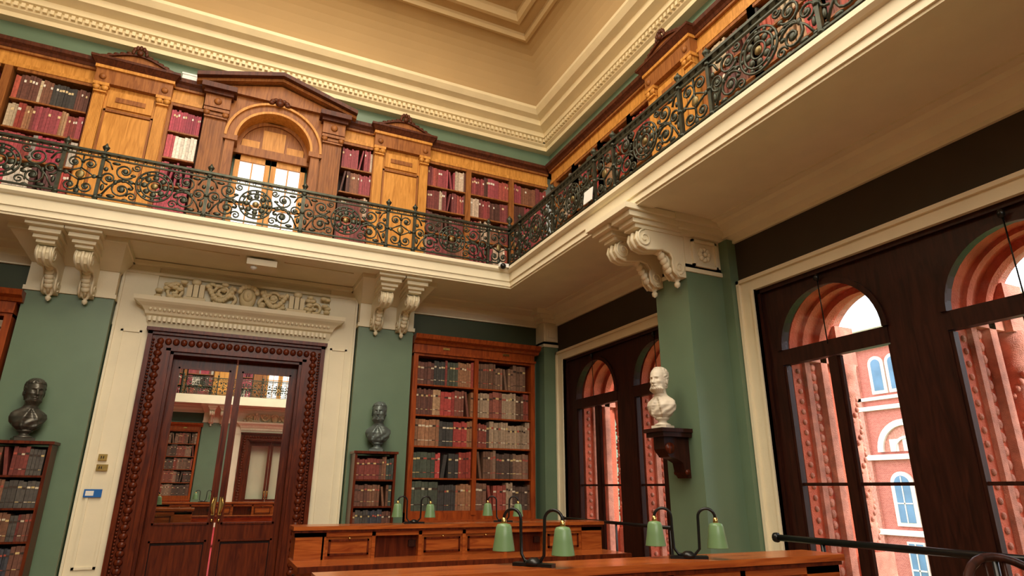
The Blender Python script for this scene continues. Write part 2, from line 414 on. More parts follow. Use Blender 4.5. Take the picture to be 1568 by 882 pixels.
def wall_right_build(name):
    m=right()
    zt=3.70
    m.box(-8,1.42,-.2,0,0,4.62,"green_paint")
    m.box(4.95,5.98,-.2,0,0,4.62,"green_paint");m.box(9.42,10.45,-.2,0,0,4.62,"green_paint")
    for a,b in((1.42,4.95),(5.98,9.42)):
        m.box(a,b,-.2,0,zt,4.62,"green_shaded");m.box(a,b,-.2,0,0,.12,"cream_paint")
    m.box(-8,9.98,-.001,.012,3.87,4.4,"green_shaded")
    m.obj(name)
    m=right();m.box(-8.4,10.8,-.8,-.36,4.62,8.35,"green_paint");m.obj("wall_right_gallery")
    m=right();m.box(-8.4,10.36,-.36,-.1,7.80,8.35,"green_paint");m.obj("trim_frieze")
    m=right()
    def pier(a,b,d):
        m.box(a,b,.013,d,0,4.05,"green_paint");m.box(a-.02,b+.02,.013,d+.02,0,.3,"cream_paint")
        m.box(a-.02,b+.02,.013,d+.02,3.95,4.0,"cream_paint")
        m.box(a,b,.013,d,4.0,4.5,"cream_paint")
        m.box(a-.05,b+.05,.013,d+.05,4.40,4.46,"cream_paint");m.box(a-.09,b+.09,.013,d+.12,4.46,4.54,"cream_paint");m.box(a-.13,b+.13,.013,d+.2,4.54,4.63,"cream_paint")
        if d>.4:
            vc=d/2+.05
            w,h,t1=.19,.17,.03
            m.box(a-t1,a,vc-w,vc+w,4.2+h-.03,4.2+h,"cream_paint");m.box(a-t1,a,vc-w,vc+w,4.2-h,4.2-h+.03,"cream_paint")
            m.box(a-t1,a,vc-w,vc-w+.03,4.2-h,4.2+h,"cream_paint");m.box(a-t1,a,vc+w-.03,vc+w,4.2-h,4.2+h,"cream_paint")
            for k in range(8):
                q=2*pi*k/8;m.blob((a-.01,vc+.065*math.cos(q),4.2+.065*math.sin(q)),(.03,.035,.035),"cream_paint")
            m.blob((a-.02,vc,4.2),(.04,.03,.03),"cream_paint")
    pier(5.33,5.92,.68)
    pier(9.66,10.0,.3)
    m.box(9.63,9.66,.05,.27,4.06,4.34,"cream_paint");m.box(9.61,9.63,.09,.23,4.12,4.28,"cream_paint")
    m.box(5.19,5.33,.013,.14,0,4.4,"green_paint")
    m.obj("trim_pier")
    m=right();m.prism([(.013,4.36),(.05,4.36),(.05,4.40),(.12,4.44),(.14,4.52),(.24,4.56),(.26,4.60),(.34,4.61),(.34,4.63),(.013,4.63)],'u',-8,10,"cream_paint")
    m.obj("trim_crown")
wall_right_build("wall_right")
m=left();m.box(-8,10.4,-.2,0,0,4.62,"green_paint");m.obj("wall_left")
m=left();m.box(-8.4,10.8,-.8,-.36,4.62,8.35,"green_paint");m.obj("wall_left_gallery")
m=left();m.box(-8.4,10.36,-.36,-.1,7.8,8.35,"green_paint");m.box(-8,10,0.001,.3,4.45,4.62,"cream_paint");m.obj("trim_frieze")
m=MB();m.box(XL-.8,XR+.8,Y0-.4,Y0,0,8.35,"green_paint");m.obj("wall_front")
m=MB();m.box(XL-.2,XR,Y0,YB+.45,-.2,0,"floor_wood");m.obj("floor")
m=MB()
corn=[(-.12,8.18),(.05,8.18),(.05,8.26),(.10,8.29),(.10,8.40),(.16,8.42),(.16,8.52),(.32,8.57),(.34,8.67),(.46,8.70),(.53,8.78),(.53,8.84),(.42,8.86)]
rect_sweep(m,XL,XR,Y0,YB,corn,"cream_warm")
m.obj("trim_cornice")
m=MB()
y=Y0+.3
while y<YB-.15: m.box(XR-.155,XR-.10,y,y+.05,8.32,8.39,"cream_warm");y+=.09
x=XL+.3
while x<XR-.15: m.box(x,x+.05,YB-.155,YB-.10,8.32,8.39,"cream_warm");x+=.09
m.obj("trim_dentil")
m=MB()
cove=[(.42+.50*(1-math.cos(t*pi/2/10)),8.85+1.15*math.sin(t*pi/2/10)) for t in range(11)]
rect_sweep(m,XL,XR,Y0,YB,cove,"ceiling_tan",smooth=True)
fr=[(.92,10.0),(.92,9.95),(.99,9.93),(1.03,9.99),(1.03,10.05),(1.24,10.07),(1.24,10.02),(1.31,10.02),(1.36,10.12),(1.36,10.2),(1.62,10.22),(1.62,10.17),(1.72,10.17),(1.78,10.3),(1.78,10.5),(2.3,10.55)]
rect_sweep(m,XL,XR,Y0,YB,fr,"ceiling_trim",mats=["ceiling_trim"]*4+["ceiling_tan"]+["ceiling_trim"]*4+["ceiling_tan"]+["ceiling_trim"]*5)
q=2.3
m.add([(XL+q,Y0+q,10.55),(XR-q,Y0+q,10.55),(XR-q,YB-q,10.55),(XL+q,YB-q,10.55)],[(0,3,2,1)],"ceiling_tan")
m.box(XL-.8,XR+.8,Y0-.5,YB+.8,10.8,10.9,"ceiling_tan")
for (a,b,c,d) in((XL-.85,XL-.75,Y0-.5,YB+.8),(XR+.75,XR+.85,Y0-.5,YB+.8),(XL-.8,XR+.8,Y0-.5,Y0-.4),(XL-.8,XR+.8,YB+.75,YB+.85)): m.box(a,b,c,d,8.2,10.85,"ceiling_tan")
m.obj("ceiling")

# ------------------------------------------------------------------ balcony
BX0,BX1,BY0,BY1=-3.70,3.95,-6.55,8.65
e=empty("gallery_balcony");m=MB()
m.box(XL-.35,XR+.35,BY1,YB+.35,4.63,4.90,"cream_paint")
m.box(BX1,XR+.35,BY0,BY1,4.63,4.90,"cream_paint");m.box(XL-.35,BX0,BY0,BY1,4.63,4.90,"cream_paint");m.box(XL-.35,XR+.35,Y0,BY0,4.63,4.90,"cream_paint")
rect_sweep(m,BX0,BX1,BY0,BY1,[(-.25,4.63),(-.25,4.60),(-.02,4.60),(-.02,4.70),(.02,4.71),(.02,4.84),(.05,4.85),(.08,4.88),(.08,4.93),(-.2,4.93)],"cream_paint")
m.obj("slab",e)
def console_mesh():
    m=MB()
    body=[(0,0),(.09,0),(.15,.06),(.16,.14),(.15,.2),(.19,.26),(.29,.285),(.40,.265),(.50,.25),(.60,.28),(.64,.35),(.62,.42),(.56,.46),(0,.46)]
    m.prism(body,'u',-.085,.085,"cream_paint")
    m.tube([(0,v+.012,z) for v,z in body[1:12]],.022,"cream_paint",6)
    for sx in(-.07,.07): m.tube([(sx,v+.008,z) for v,z in body[1:12]],.016,"cream_paint",6)
    for s in(-1,1):
        m.tube([(s*.088,v,z) for _,v,z in [(0,.54+(.10-.085*i/20)*math.cos(pi/2-2*pi*1.6*i/20),.36+(.10-.085*i/20)*math.sin(pi/2-2*pi*1.6*i/20)) for i in range(21)]],.013,"cream_paint",5)
        m.tube([(s*.088,v,z) for _,v,z in [(0,.09+(.07-.055*i/16)*math.cos(-pi/2-2*pi*1.4*i/16),.10+(.07-.055*i/16)*math.sin(-pi/2-2*pi*1.4*i/16)) for i in range(17)]],.012,"cream_paint",5)
    for k in range(5): m.blob((0,.17+.03*k,.08+.05*k),(.055,.035,.045),"cream_paint")
    m.box(-.10,.10,0,.67,.46,.50,"cream_paint");m.box(-.13,.13,0,.72,.50,.55,"cream_paint");m.box(-.165,.165,0,.79,.55,.61,"cream_paint");m.box(-.20,.20,0,.86,.61,.67,"cream_paint")
    m.lathe([(.0,-.1),(.03,-.08),(.035,-.05),(.02,-.03),(.05,0),(.055,.01)],(0,.06,0),"cream_paint",10)
    return m.mesh("console_bracket")
cm=console_mesh()
for x in(-2.33,-1.92,2.04,2.46): inst(cm,"console_bracket",(x,YB-.262,3.93),pi,None,(1,1.15,1.03))
for y in(5.43,5.86): inst(cm,"console_bracket",(XR-.682,y,3.87),pi/2,None,(1.1,1.05,1.12))
def spiral(cx,cz,r0,r1,a0,turns,n=22,v=0):
    return [(cx+(r0+(r1-r0)*i/n)*math.cos(a0+2*pi*turns*i/n),v,cz+(r0+(r1-r0)*i/n)*math.sin(a0+2*pi*turns*i/n)) for i in range(n+1)]
def circ(cx,cz,r,n=20): return [(cx+r*math.cos(2*pi*i/n),0,cz+r*math.sin(2*pi*i/n)) for i in range(n)]
def rails(m,hw):
    m.box(-hw,hw,-.035,.035,.66,.69,"iron");m.box(-hw,hw,-.015,.015,.60,.617,"iron");m.box(-hw,hw,-.015,.015,.05,.07,"iron");m.box(-hw,hw,-.015,.015,.0,.02,"iron")
    n=int(hw*2/.1)
    for i in range(n):
        x=-hw+(i+.5)*2*hw/n;m.tube(circ(x,.637,.018,8),.006,"iron",4,True)
def post(m,x,fin=True):
    m.box(x-.02,x+.02,-.02,.02,0,.7,"iron")
    for z in(.05,.33,.62): m.blob((x,0,z),(.038,.038,.03),"iron")
    m.lathe([(.03,0),(.015,.02),(.035,.05),(.045,.075),(.02,.1),(.012,.12),(0.001,.14)],(x,0,.69),"iron",8)
def wide(W):
    m=MB();hw=W/2;rails(m,hw);post(m,-hw);cz=.335;t=.0135
    for r in(.215,.165,.08): m.tube(circ(0,cz,r),t,"iron",4,True)
    for k in range(8):
        a=2*pi*k/8;m.blob((.12*math.cos(a),0,cz+.12*math.sin(a)),(.038,.014,.038),"iron")
    for k in range(12):
        a=2*pi*k/12;m.blob((.19*math.cos(a),0,cz+.19*math.sin(a)),(.024,.012,.024),"iron")
    m.blob((0,0,cz),(.045,.02,.045),"iron_gilt")
    for s in(-1,1):
        def S(p): return [(s*x,y,z) for x,y,z in p]
        m.tube(S(spiral(.36,.21,.135,.02,pi*.9,-1.7)),t,"iron",4)
        m.tube(S(spiral(.36,.47,.115,.02,pi*1.1,1.6)),t,"iron",4)
        m.tube(S(spiral(.52,.34,.09,.015,pi*1.5,1.5)),t,"iron",4)
        m.tube(S(spiral(.235,.13,.06,.01,0,1.4,14)),t*.9,"iron",4)
        m.tube(S(spiral(.235,.55,.05,.01,0,-1.4,14)),t*.9,"iron",4)
        m.tube(S([(.22,0,.32),(.30,0,.36),(.40,0,.34),(.5,0,.22),(.56,0,.10)]),t,"iron",4)
        m.tube(S([(.5,0,.47),(.54,0,.56),(.6,0,.59)]),t,"iron",4)
        for (x,z,a,b) in((.36,.21,.045,.045),(.36,.47,.038,.038),(.52,.34,.035,.035),(.27,.33,.038,.024),(.46,.10,.05,.026),(.47,.56,.05,.022),(.30,.07,.038,.024),(.57,.2,.024,.05),(.44,.30,.026,.038),(.57,.46,.027,.033),(.26,.43,.033,.022),(.26,.24,.033,.022),(.36,.33,.03,.02),(.57,.09,.03,.02)):
            m.blob((s*x,0,z),(a,.014,b),"iron",6,5)
    return m.mesh("rail_panel_wide")
def narrow(W):
    m=MB();hw=W/2;rails(m,hw);post(m,-hw);t=.012
    m.tube([(0,0,.05),(0,0,.60)],t,"iron",4)
    for s in(-1,1):
        def S(p): return [(s*x,y,z) for x,y,z in p]
        m.tube(S(spiral(.085,.17,.08,.012,pi,1.5,16)),t,"iron",4)
        m.tube(S(spiral(.085,.49,.08,.012,pi,-1.5,16)),t,"iron",4)
        m.tube(S([(.0,0,.25),(.09,0,.30),(.15,0,.33),(.09,0,.37),(0,0,.42)]),t,"iron",4)
        m.blob((s*.15,0,.33),(.03,.012,.03),"iron");m.blob((s*.085,0,.17),(.033,.012,.033),"iron");m.blob((s*.085,0,.49),(.033,.012,.033),"iron")
    m.blob((0,0,.33),(.05,.015,.06),"iron_gilt");m.blob((0,0,.1),(.03,.012,.04),"iron")
    return m.mesh("rail_panel_narrow")
pw=wide(1.24);pn=narrow(.42)
re=empty("balcony_railing")
def railrun(p0,dirv,rot,seq,z=4.93):
    s=0
    for k,L in seq:
        c=s+L/2;x=p0[0]+dirv[0]*c;y=p0[1]+dirv[1]*c
        inst(pw if k=='w' else pn,"panel",(x,y,z),rot,re,(L/(1.24 if k=='w' else .42),1,1));s+=L
xr=BX1-.03;yr=BY1-.03
seqb=[('w',1.24),('n',.42),('w',1.24),('w',1.25),('w',1.24),('n',.42),('w',1.25),('n',.38)]
railrun((3.92-7.44,yr),(1,0),0,seqb)
seqr=[('n',.40),('w',1.12),('w',1.12),('n',.44),('w',1.24),('n',.44),('w',1.24),('w',1.24),('n',.44),('w',1.24),('n',.44),('w',1.24),('w',1.24),('n',.44),('w',1.24)]
railrun((xr,yr),(0,-1),-pi/2,seqr)
railrun((BX0+.03,yr),(0,-1),-pi/2,seqr)
m=MB();m.box(xr-.02,xr+.02,yr-.02,yr+.02,4.93,5.7,"iron");m.lathe([(.03,0),(.015,.03),(.05,.07),(.05,.11),(.02,.15),(.001,.18)],(xr,yr,5.7),"iron",10)
m.obj("corner_post",re)

# ------------------------------------------------------------------ door 1
def door1():
    e=empty("door_1");m=back();c=.09
    for s in(-1,1):
        a,b=c+s*.90,c+s*1.22
        m.box(a,b,.001,.12,0,3.34,"mahogany");m.box(c+s*1.16,b,.12,.17,0,3.62,"mahogany");m.box(c+s*.90,c+s*.96,.12,.15,0,3.38,"mahogany")
        z=.25
        while z<3.45:
            m.blob((c+s*1.06,.13,z),(.055,.03,.045),"mahogany",8,5);m.blob((c+s*1.06,.13,z+.055),(.03,.025,.02),"mahogany",6,4);z+=.105
        z=.2
        while z<3.5:
            m.blob((c+s*1.14,.14,z),(.018,.018,.018),"mahogany",6,4);z+=.045
        m.box(c+s*.88,c+s*1.22,.001,.19,0,.22,"mahogany")
    m.box(c-1.22,c+1.22,.001,.12,3.34,3.62,"mahogany");m.box(c-1.22,c+1.22,.12,.17,3.56,3.62,"mahogany");m.box(c-1.24,c+1.24,.11,.22,3.60,3.65,"mahogany");m.box(c-.96,c+.96,.12,.15,3.34,3.39,"mahogany")
    x=-1.05
    while x<1.06:
        m.blob((c+x,.13,3.47),(.045,.03,.05),"mahogany",8,5);x+=.1
    for s in(-1,1): m.box(c+s*.86,c+s*.90,-.4,.1,0,3.34,"mahogany")
    m.box(c-.9,c+.9,-.4,.1,3.30,3.34,"mahogany")
    m.obj("architrave",e)
    m=back()
    for s in(-1,1):
        a=c+s*.01;b=c+s*.86;g0=c+s*.075;g1=c+s*.78
        m.box(a,g0,-.17,-.10,.02,3.30,"mahogany");m.box(g1,b,-.17,-.10,.02,3.30,"mahogany")
        m.box(g0,g1,-.17,-.10,3.16,3.30,"mahogany");m.box(g0,g1,-.17,-.10,.80,1.0,"mahogany");m.box(g0,g1,-.17,-.10,.02,.16,"mahogany")
        m.box(g0,g1,-.165,-.125,.16,.80,"mahogany_dark")
        ga,gb2=min(g0,g1),max(g0,g1)
        m.frustum((ga+.04,gb2-.04,-.13,-.10),(ga+.04,gb2-.04,-.13,-.10),.22,.74,"mahogany")
        for (x0,x1,z0,z1) in((ga,ga+.025,.16,.8),(gb2-.025,gb2,.16,.8),(ga,gb2,.16,.185),(ga,gb2,.775,.8),(ga,ga+.025,1.0,3.16),(gb2-.025,gb2,1.0,3.16),(ga,gb2,1.0,1.025),(ga,gb2,3.135,3.16)):
            m.box(x0,x1,-.11,-.085,z0,z1,"mahogany")
        m.box(ga,gb2,-.140,-.134,1.0,3.16,"glass_door")
        hx=c+s*.045
        m.box(hx-.02,hx+.02,-.10,-.09,1.12,1.36,"brass")
        m.tube([(hx,-.09,1.14),(hx+s*.01,-.03,1.16),(hx+s*.025,-.02,1.22),(hx+s*.025,-.02,1.28),(hx+s*.01,-.03,1.34),(hx,-.09,1.36)],.012,"brass",8)
        m.blob((hx,-.08,1.05),(.018,.015,.025),"brass")
    m.obj("leaves",e)
    o=empty("overdoor_frieze");m=back()
    hw0=1.25
    prof=[(0,3.66,.10),(0,3.72,.12),(.02,3.74,.13),(.03,3.82,.16),(.05,3.84,.20),(.06,3.88,.22),(.10,3.93,.27),(.16,3.97,.33),(.20,4.0,.36),(.21,4.06,.37)]
    for i in range(len(prof)-1):
        d0,z0,v0=prof[i];d1,z1,v1=prof[i+1]
        m.frustum((c-hw0-d0,c+hw0+d0,.061,v0),(c-hw0-d1,c+hw0+d1,.061,v1),z0,z1,"cream_paint")
    x=c-hw0
    while x<c+hw0-.03:
        m.box(x,x+.035,.13,.185,3.745,3.81,"cream_paint");x+=.062
    x=c-hw0-.02
    while x<c+hw0:
        m.blob((x+.03,.24,3.905),(.022,.02,.03),"cream_paint",6,5);x+=.06
    m.obj("cornice",o)
    m=back();zc=4.25
    m.box(c-1.2,c+1.2,.06,.08,4.06,4.10,"cream_paint")
    m.blob((c,.16,zc-.01),(.12,.09,.17),"cream_warm",12,8);m.blob((c,.23,zc+.01),(.075,.075,.10),"cream_warm",10,8);m.blob((c,.30,zc),(.018,.025,.035),"cream_warm")
    for k in range(9):
        a=pi*k/8;m.blob((c+.12*math.cos(a),.22,zc+.07+.08*math.sin(a)),(.038,.038,.038),"cream_warm")
    for s in(-1,1):
        m.tube([(c+s*(.17+.03*math.cos(t*.5)+t*.004),.15,zc-.16+t*.018) for t in range(18)],.028,"cream_warm",6)
        for k in range(14):
            t=k/13;m.blob((c+s*(.2+.36*t),.17,zc+.10-.20*math.sin(pi*t)),(.04,.045,.038),"cream_warm",7,5)
        m.tube([(c+s*x,.14,z) for x,_,z in spiral(.36,zc+.04,.11,.02,0,1.5,18)],.024,"cream_warm",6)
        m.tube([(c+s*x,.14,z) for x,_,z in spiral(1.0,zc-.03,.13,.02,pi/2,1.6,18)],.026,"cream_warm",6)
        for k in range(3):
            m.box(c+s*(.60+.08*k),c+s*(.665+.08*k),.06,.20,zc-.1,zc+.10-.01*k,"cream_warm")
        m.box(c+s*.57,c+s*.86,.06,.22,zc-.16,zc-.11,"cream_warm")
        m.blob((c+s*.72,.15,zc+.14),(.07,.06,.055),"cream_warm")
        for k in range(16): m.blob((c+s*(.84+random.uniform(0,.36)),.13+random.uniform(0,.07),zc+random.uniform(-.16,.14)),(.055,.045,.032),"cream_warm",7,5)
        for k in range(14): m.blob((c+s*(.2+random.uniform(0,.36)),.12+random.uniform(0,.06),zc+random.uniform(-.16,.16)),(.055,.045,.03),"cream_warm",7,5)
    m.obj("relief",o)
    return e,o
d1,ov=door1()

# ------------------------------------------------------------------ lower bookcases
def bookcase(c,name="bookcase"):
    e=empty(name);w=back();b=back();vf=.30
    hw=1.11;u0,u1=c-hw,c+hw
    w.box(u0,u0+.08,.023,vf+.02,0,3.62,"cherry");w.box(u1-.08,u1,.023,vf+.02,0,3.62,"cherry");w.box(c-.035,c+.035,.023,vf+.02,1.1,3.62,"cherry")
    w.box(u0,u1,.023,vf,1.02,1.14,"cherry");w.box(u0,u1,.023,vf+.01,3.58,3.62,"cherry")
    w.box(u0-.01,u1+.01,.023,vf+.05,3.62,3.66,"cherry");w.box(u0,u1,.023,vf,3.66,3.80,"cherry")
    w.prism([(.023,3.78),(vf+.03,3.78),(vf+.06,3.82),(vf+.13,3.85),(vf+.15,3.92),(.023,3.92)],'u',u0-.01,u1+.07,"cherry")
    w.box(u0,u1+.02,.023,vf+.34,.98,1.03,"cherry");w.box(u0,u1,.023,vf+.30,0,.98,"cherry")
    for k in range(4):
        a=u0+.04+k*.54;w.box(a,a+.5,vf+.30,vf+.315,.15,.88,"oak_brown");w.box(a+.06,a+.44,vf+.315,vf+.33,.22,.8,"cherry")
    for k in range(2):
        a=u0+.08 if k==0 else c+.035;bay(w,b,a,a+hw-.115,1.14,3.58,5,vf,.24,"cherry",PAL if k==0 else PALD,.035,.062,lo=.82)
    for s in(-.55,.55): w.box(c+s-.06,c+s+.06,vf,vf+.012,3.71,3.75,"brass")
    w.obj("carcass",e);b.obj("books",e);return e
bc=bookcase(3.81);bc2=bookcase(-3.77)
def lowcase(c,vf,w2=.31,zt=1.98):
    e=empty("low_bookcase");w=back();b=back()
    v0=.30
    w.box(c-w2,c-w2+.035,v0,vf,0,zt,"mahogany");w.box(c+w2-.035,c+w2,v0,vf,0,zt,"mahogany");w.box(c-w2-.02,c+w2+.02,v0,vf+.02,zt,zt+.035,"mahogany");w.box(c-w2,c+w2,v0,vf,0,.12,"mahogany")
    bay(w,b,c-w2+.035,c+w2-.035,.12,zt-.02,5,vf,vf-v0-.035,"mahogany",[(.14,.06,.04),(.08,.07,.06),(.20,.09,.05),(.05,.06,.05),(.05,.05,.06),(.18,.04,.03)],.03,.045,lo=.82)
    w.obj("carcass",e);b.obj("books",e)
lowcase(2.13,.62);lowcase(-2.22,.62,.37)

# ------------------------------------------------------------------ busts
def bust(mat,name,loc,rot,beard=.5,S=1.0,bald=False):
    m=MB()
    m.box(-.10,.10,-.09,.09,0,.035,mat)
    m.lathe([(.095,.035),(.095,.05),(.06,.065),(.05,.08),(.055,.095),(.075,.105),(.085,.125)],(0,0,0),mat,20)
    R=[(.11,.01,.03,.03),(.125,.01,.08,.07),(.16,.01,.13,.10),(.21,0,.165,.118),(.27,-.005,.185,.12),(.315,-.01,.175,.105),(.345,-.012,.145,.090),(.37,-.008,.105,.080),(.395,0,.078,.076),(.42,.005,.069,.075),(.445,.014,.070,.085),(.47,.024,.075,.097),(.50,.026,.083,.108),(.54,.022,.090,.115),(.58,.016,.095,.121),(.62,.010,.098,.124),(.655,.004,.096,.121),(.69,0,.084,.106),(.715,-.002,.062,.08),(.732,-.002,.035,.046),(.738,-.002,.003,.004)]
    def lerp(z):
        for i in range(len(R)-1):
            if R[i][0]<=z<=R[i+1][0]:
                t=(z-R[i][0])/(R[i+1][0]-R[i][0]);return [R[i][k]*(1-t)+R[i+1][k]*t for k in range(4)]
        return list(R[-1])
    def g(x,s): return math.exp(-(x/s)**2)
    NR=130;NS=84;vs=[];fs=[]
    for i in range(NR+1):
        z=.11+(.738-.11)*i/NR
        _,cy,rx,ry=lerp(z)
        for k in range(NS):
            a=2*pi*k/NS;x=rx*math.sin(a);y=cy+ry*math.cos(a)
            da=(a+pi)%(2*pi)-pi;A=abs(da);dd=0
            if z>.41:
                if z>.515: dd+=.040*g(da,.10+.07*g(z-.530,.018))*(1 if z<.535 else max(0,1-(z-.535)/.065))*min(1,(z-.515)/.012)
                dd+=.012*g(A-.34,.22)*g(z-.601,.010)+.006*g(da,.2)*g(z-.61,.02)
                dd-=.020*g(A-.36,.15)*g(z-.580,.013)
                dd+=.007*g(A-.36,.09)*g(z-.578,.007)
                dd+=.010*g(A-.70,.25)*g(z-.545,.018)
                dd-=.008*g(A-.62,.2)*g(z-.495,.02)
                dd+=.007*g(da,.24)*g(z-.494,.005)+.008*g(da,.20)*g(z-.480,.006)-.006*g(da,.3)*g(z-.487,.003)
                dd+=.013*g(da,.22)*g(z-.452,.013)
                dd+=.010*g(A-1.0,.25)*g(z-.455,.015)
                mo=g(A-.17,.18)*g(z-.503+.05*A*.5,.009);dd+=.014*mo*(.3+beard)
                if beard>.2:
                    b=g(max(0,A-1.0),.18)*g(z-.450,.040)*beard;dd+=.034*b+.006*b*math.sin(A*26+math.sin(z*120)*2)
                hair=1 if (z>.665-.05*(0 if not bald else -1)) or A>1.25+.35*max(0,(.60-z)/.1) else 0
                if A>1.45 and z<.47: hair=0
                if hair: dd+=.009+.0045*math.sin(A*15+math.sin(z*70+A*3)*2.5)
            elif z<.37:
                f=(1 if z<.33 else .25)
                dd+=.006*math.sin(a*7+z*38+math.sin(z*30))*f
                e=A-(.16+(.345-z)*2.2)
                dd+=.014*g(e,.12)+(-.008 if e<-.12 and z<.35 else 0)
            x+=dd*math.sin(a);y+=dd*math.cos(a);vs.append((x,y,z))
    for i in range(NR):
        for k in range(NS): fs.append((i*NS+k,(i+1)*NS+k,(i+1)*NS+(k+1)%NS,i*NS+(k+1)%NS))
    m.add(vs,fs,mat,smooth=True)
    for s in(-1,1): m.blob((s*.100,.005,.548),(.012,.022,.034),mat,8,6)
    o=m.obj(name);o.location=loc;o.rotation_euler=(0,0,rot);o.scale=(S,S,S);return o
bust("bronze_green","bust_sculpture",(2.17,9.55,2.017),pi-.35,.7,1.02)
bust("bronze","bust_sculpture",(-2.20,9.55,2.017),pi+.45,.45,1.05)
bust("marble","bust_sculpture",(4.45,5.62,2.142),pi/2+.35,.9,.94,True)
m=right();u=5.62
m.box(u-.17,u+.17,.681,1.10,2.10,2.14,"mahogany_dark");m.box(u-.15,u+.15,.681,1.07,2.05,2.10,"mahogany_dark")
m.prism([(.681,1.62),(.72,1.62),(.76,1.68),(.78,1.78),(.86,1.82),(.96,1.84),(1.02,1.92),(1.02,2.05),(.681,2.05)],'u',u-.09,u+.09,"mahogany_dark")
for s in(-1,1): m.lathe([(.06,-.01),(.06,.01)],(u+s*.095,.95,1.93),"mahogany",14,axis='u');m.lathe([(.03,-.01),(.03,.01)],(u+s*.095,.73,1.68),"mahogany",12,axis='u')
m.obj("bust_wall_bracket")

# ------------------------------------------------------------------ windows
def window(a,b,lights,name):
    e=empty(name)
    m=right();zt=3.70
    for u0,u1 in((a-.20,a),(b,b+.20)): m.box(u0,u1,0,.05,0,zt+.0,"cream_paint")
    m.box(a-.20,b+.20,0,.05,zt,zt+.15,"cream_paint");m.box(a-.23,b+.23,0,.08,zt+.12,zt+.16,"cream_paint")
    for u0,u1 in((a-.23,a-.19),(b+.19,b+.23)): m.box(u0,u1,0,.08,0,zt+.16,"cream_paint")
    for u0,u1 in((a-.03,a),(b,b+.03)): m.box(u0,u1,0,.07,0,zt,"cream_paint")
    m.obj("architrave",e)
    m=right()
    zs=2.95
    ls=sorted(lights)
    cur=a
    W="mahogany_dark"
    for c,r in ls:
        m.box(cur,c-r,-.14,-.04,.12,zs,W);cur=c+r
    m.box(cur,b,-.14,-.04,.12,zs,W)
    m.spandrel(ls[0][0],.60,zs,zt,.60,-.14,-.04,W);m.spandrel(ls[1][0],.60,zs,zt,.60,-.14,-.04,W)
    m.box(a,ls[0][0]-.6,-.14,-.04,zs,zt,W);m.box(ls[0][0]+.6,ls[1][0]-.6,-.14,-.04,zs,zt,W);m.box(ls[1][0]+.6,b,-.14,-.04,zs,zt,W)
    for s0,s1 in((a,a+.04),(b-.04,b)): m.box(s0,s1,-.04,0,.12,zt,W)
    m.box(a,b,-.04,0,zt-.05,zt,W)
    for c,r in ls:
        m.archband(c,zs,.575,.63,-.04,-.01,W)
        m.box(c-.61,c+.61,-.12,-.03,2.79,2.95,W)
        m.box(c-.045,c+.045,-.11,-.04,.12,2.78,W)
        m.box(c-.61,c+.61,-.14,-.04,.12,.42,W)
        for s in(-1,1): 
            m.box(c+s*.045,c+s*.07,-.10,-.06,.42,2.78,W);m.box(c+s*.58,c+s*.61,-.12,-.05,.42,2.78,W)
            m.box(c+s*.06,c+s*.6,-.10,-.07,1.545,1.575,W)
        m.box(c-.6,c+.6,-.095,-.090,.42,2.78,"glass");
        m.lathe([(.59,0),(.59,.004)],(c,-.10,zs),"glass",32,axis='v',smooth=False)
        m.tube([(c,.0,3.55),(c,.01,3.62),(c,0,2.9)],.006,"black_metal",5);m.blob((c,.02,3.60),(.03,.03,.04),"black_metal")
    m.obj("timber_frame",e)
    m=right();v1=-.2;v0=-.82
    T="terracotta"
    cur=a-.3
    for c,r in ls:
        m.box(cur,c-.64,v0,v1,-.5,2.95,T);cur=c+.64
        m.spandrel(c,.64,2.95,4.3,.64,v0,v1,T)
        m.archband(c,2.95,.60,.64,-.44,-.36,T);m.archband(c,2.95,.57,.64,-.68,-.58,T)
        for s in(-1,1):
            m.box(c+s*.60,c+s*.64,-.44,-.36,0,2.95,"terracotta_pale");m.box(c+s*.57,c+s*.64,-.68,-.58,0,2.95,"terracotta_pale")
            m.box(c+s*.57,c+s*.66,-.84,-.3,2.86,2.98,"terracotta_pale")
            cc=c+s*.64;vv=-.98
            m.box(cc-.16,cc+.16,vv-.16,vv+.16,-.5,.9,"terracotta_pale");m.box(cc-.13,cc+.13,vv-.13,vv+.16,2.85,3.3,"terracotta_pale")
            m.lathe([(.14,.9),(.15,.95),(.115,1.0),(.11,1.5),(.13,1.52),(.13,1.58),(.11,1.6),(.10,2.5),(.13,2.54),(.11,2.58),(.14,2.72),(.17,2.86)],(cc,vv,0),"terracotta_pale",14)
            for k in range(26):
                z=.98+k*.06
                for q in range(4):
                    an=q*pi/2+k*.35;m.blob((cc+.105*math.cos(an),vv+.105*math.sin(an),z),(.028,.028,.032),"terracotta_pale",5,4)
            for k in range(22):
                z=.5+k*.11
                m.blob((c+s*.635,-.51,z),(.02,.045,.045),"terracotta_pale",6,4);m.blob((c+s*.635,-.28,z+.05),(.018,.03,.03),"terracotta_pale",6,4)
        m.box(c-.64,c+.64,v0,v1,-.5,.10,"stone_cream")
    m.box(cur,b+.3,v0,v1,-.5,2.95,T)
    cur=a-.3
    for c,r in ls:
        m.box(cur,c-.64,v0,v1,2.95,4.3,T);cur=c+.64
    m.box(cur,b+.3,v0,v1,2.95,4.3,T)
    m.archband(ls[0][0],2.95,.66,.84,-.95,-.82,"terracotta_pale");m.archband(ls[1][0],2.95,.66,.84,-.95,-.82,"terracotta_pale")
    m.obj("terracotta_reveal",e)
window(*WIN[0],"window_1");window(*WIN[1],"window_2")
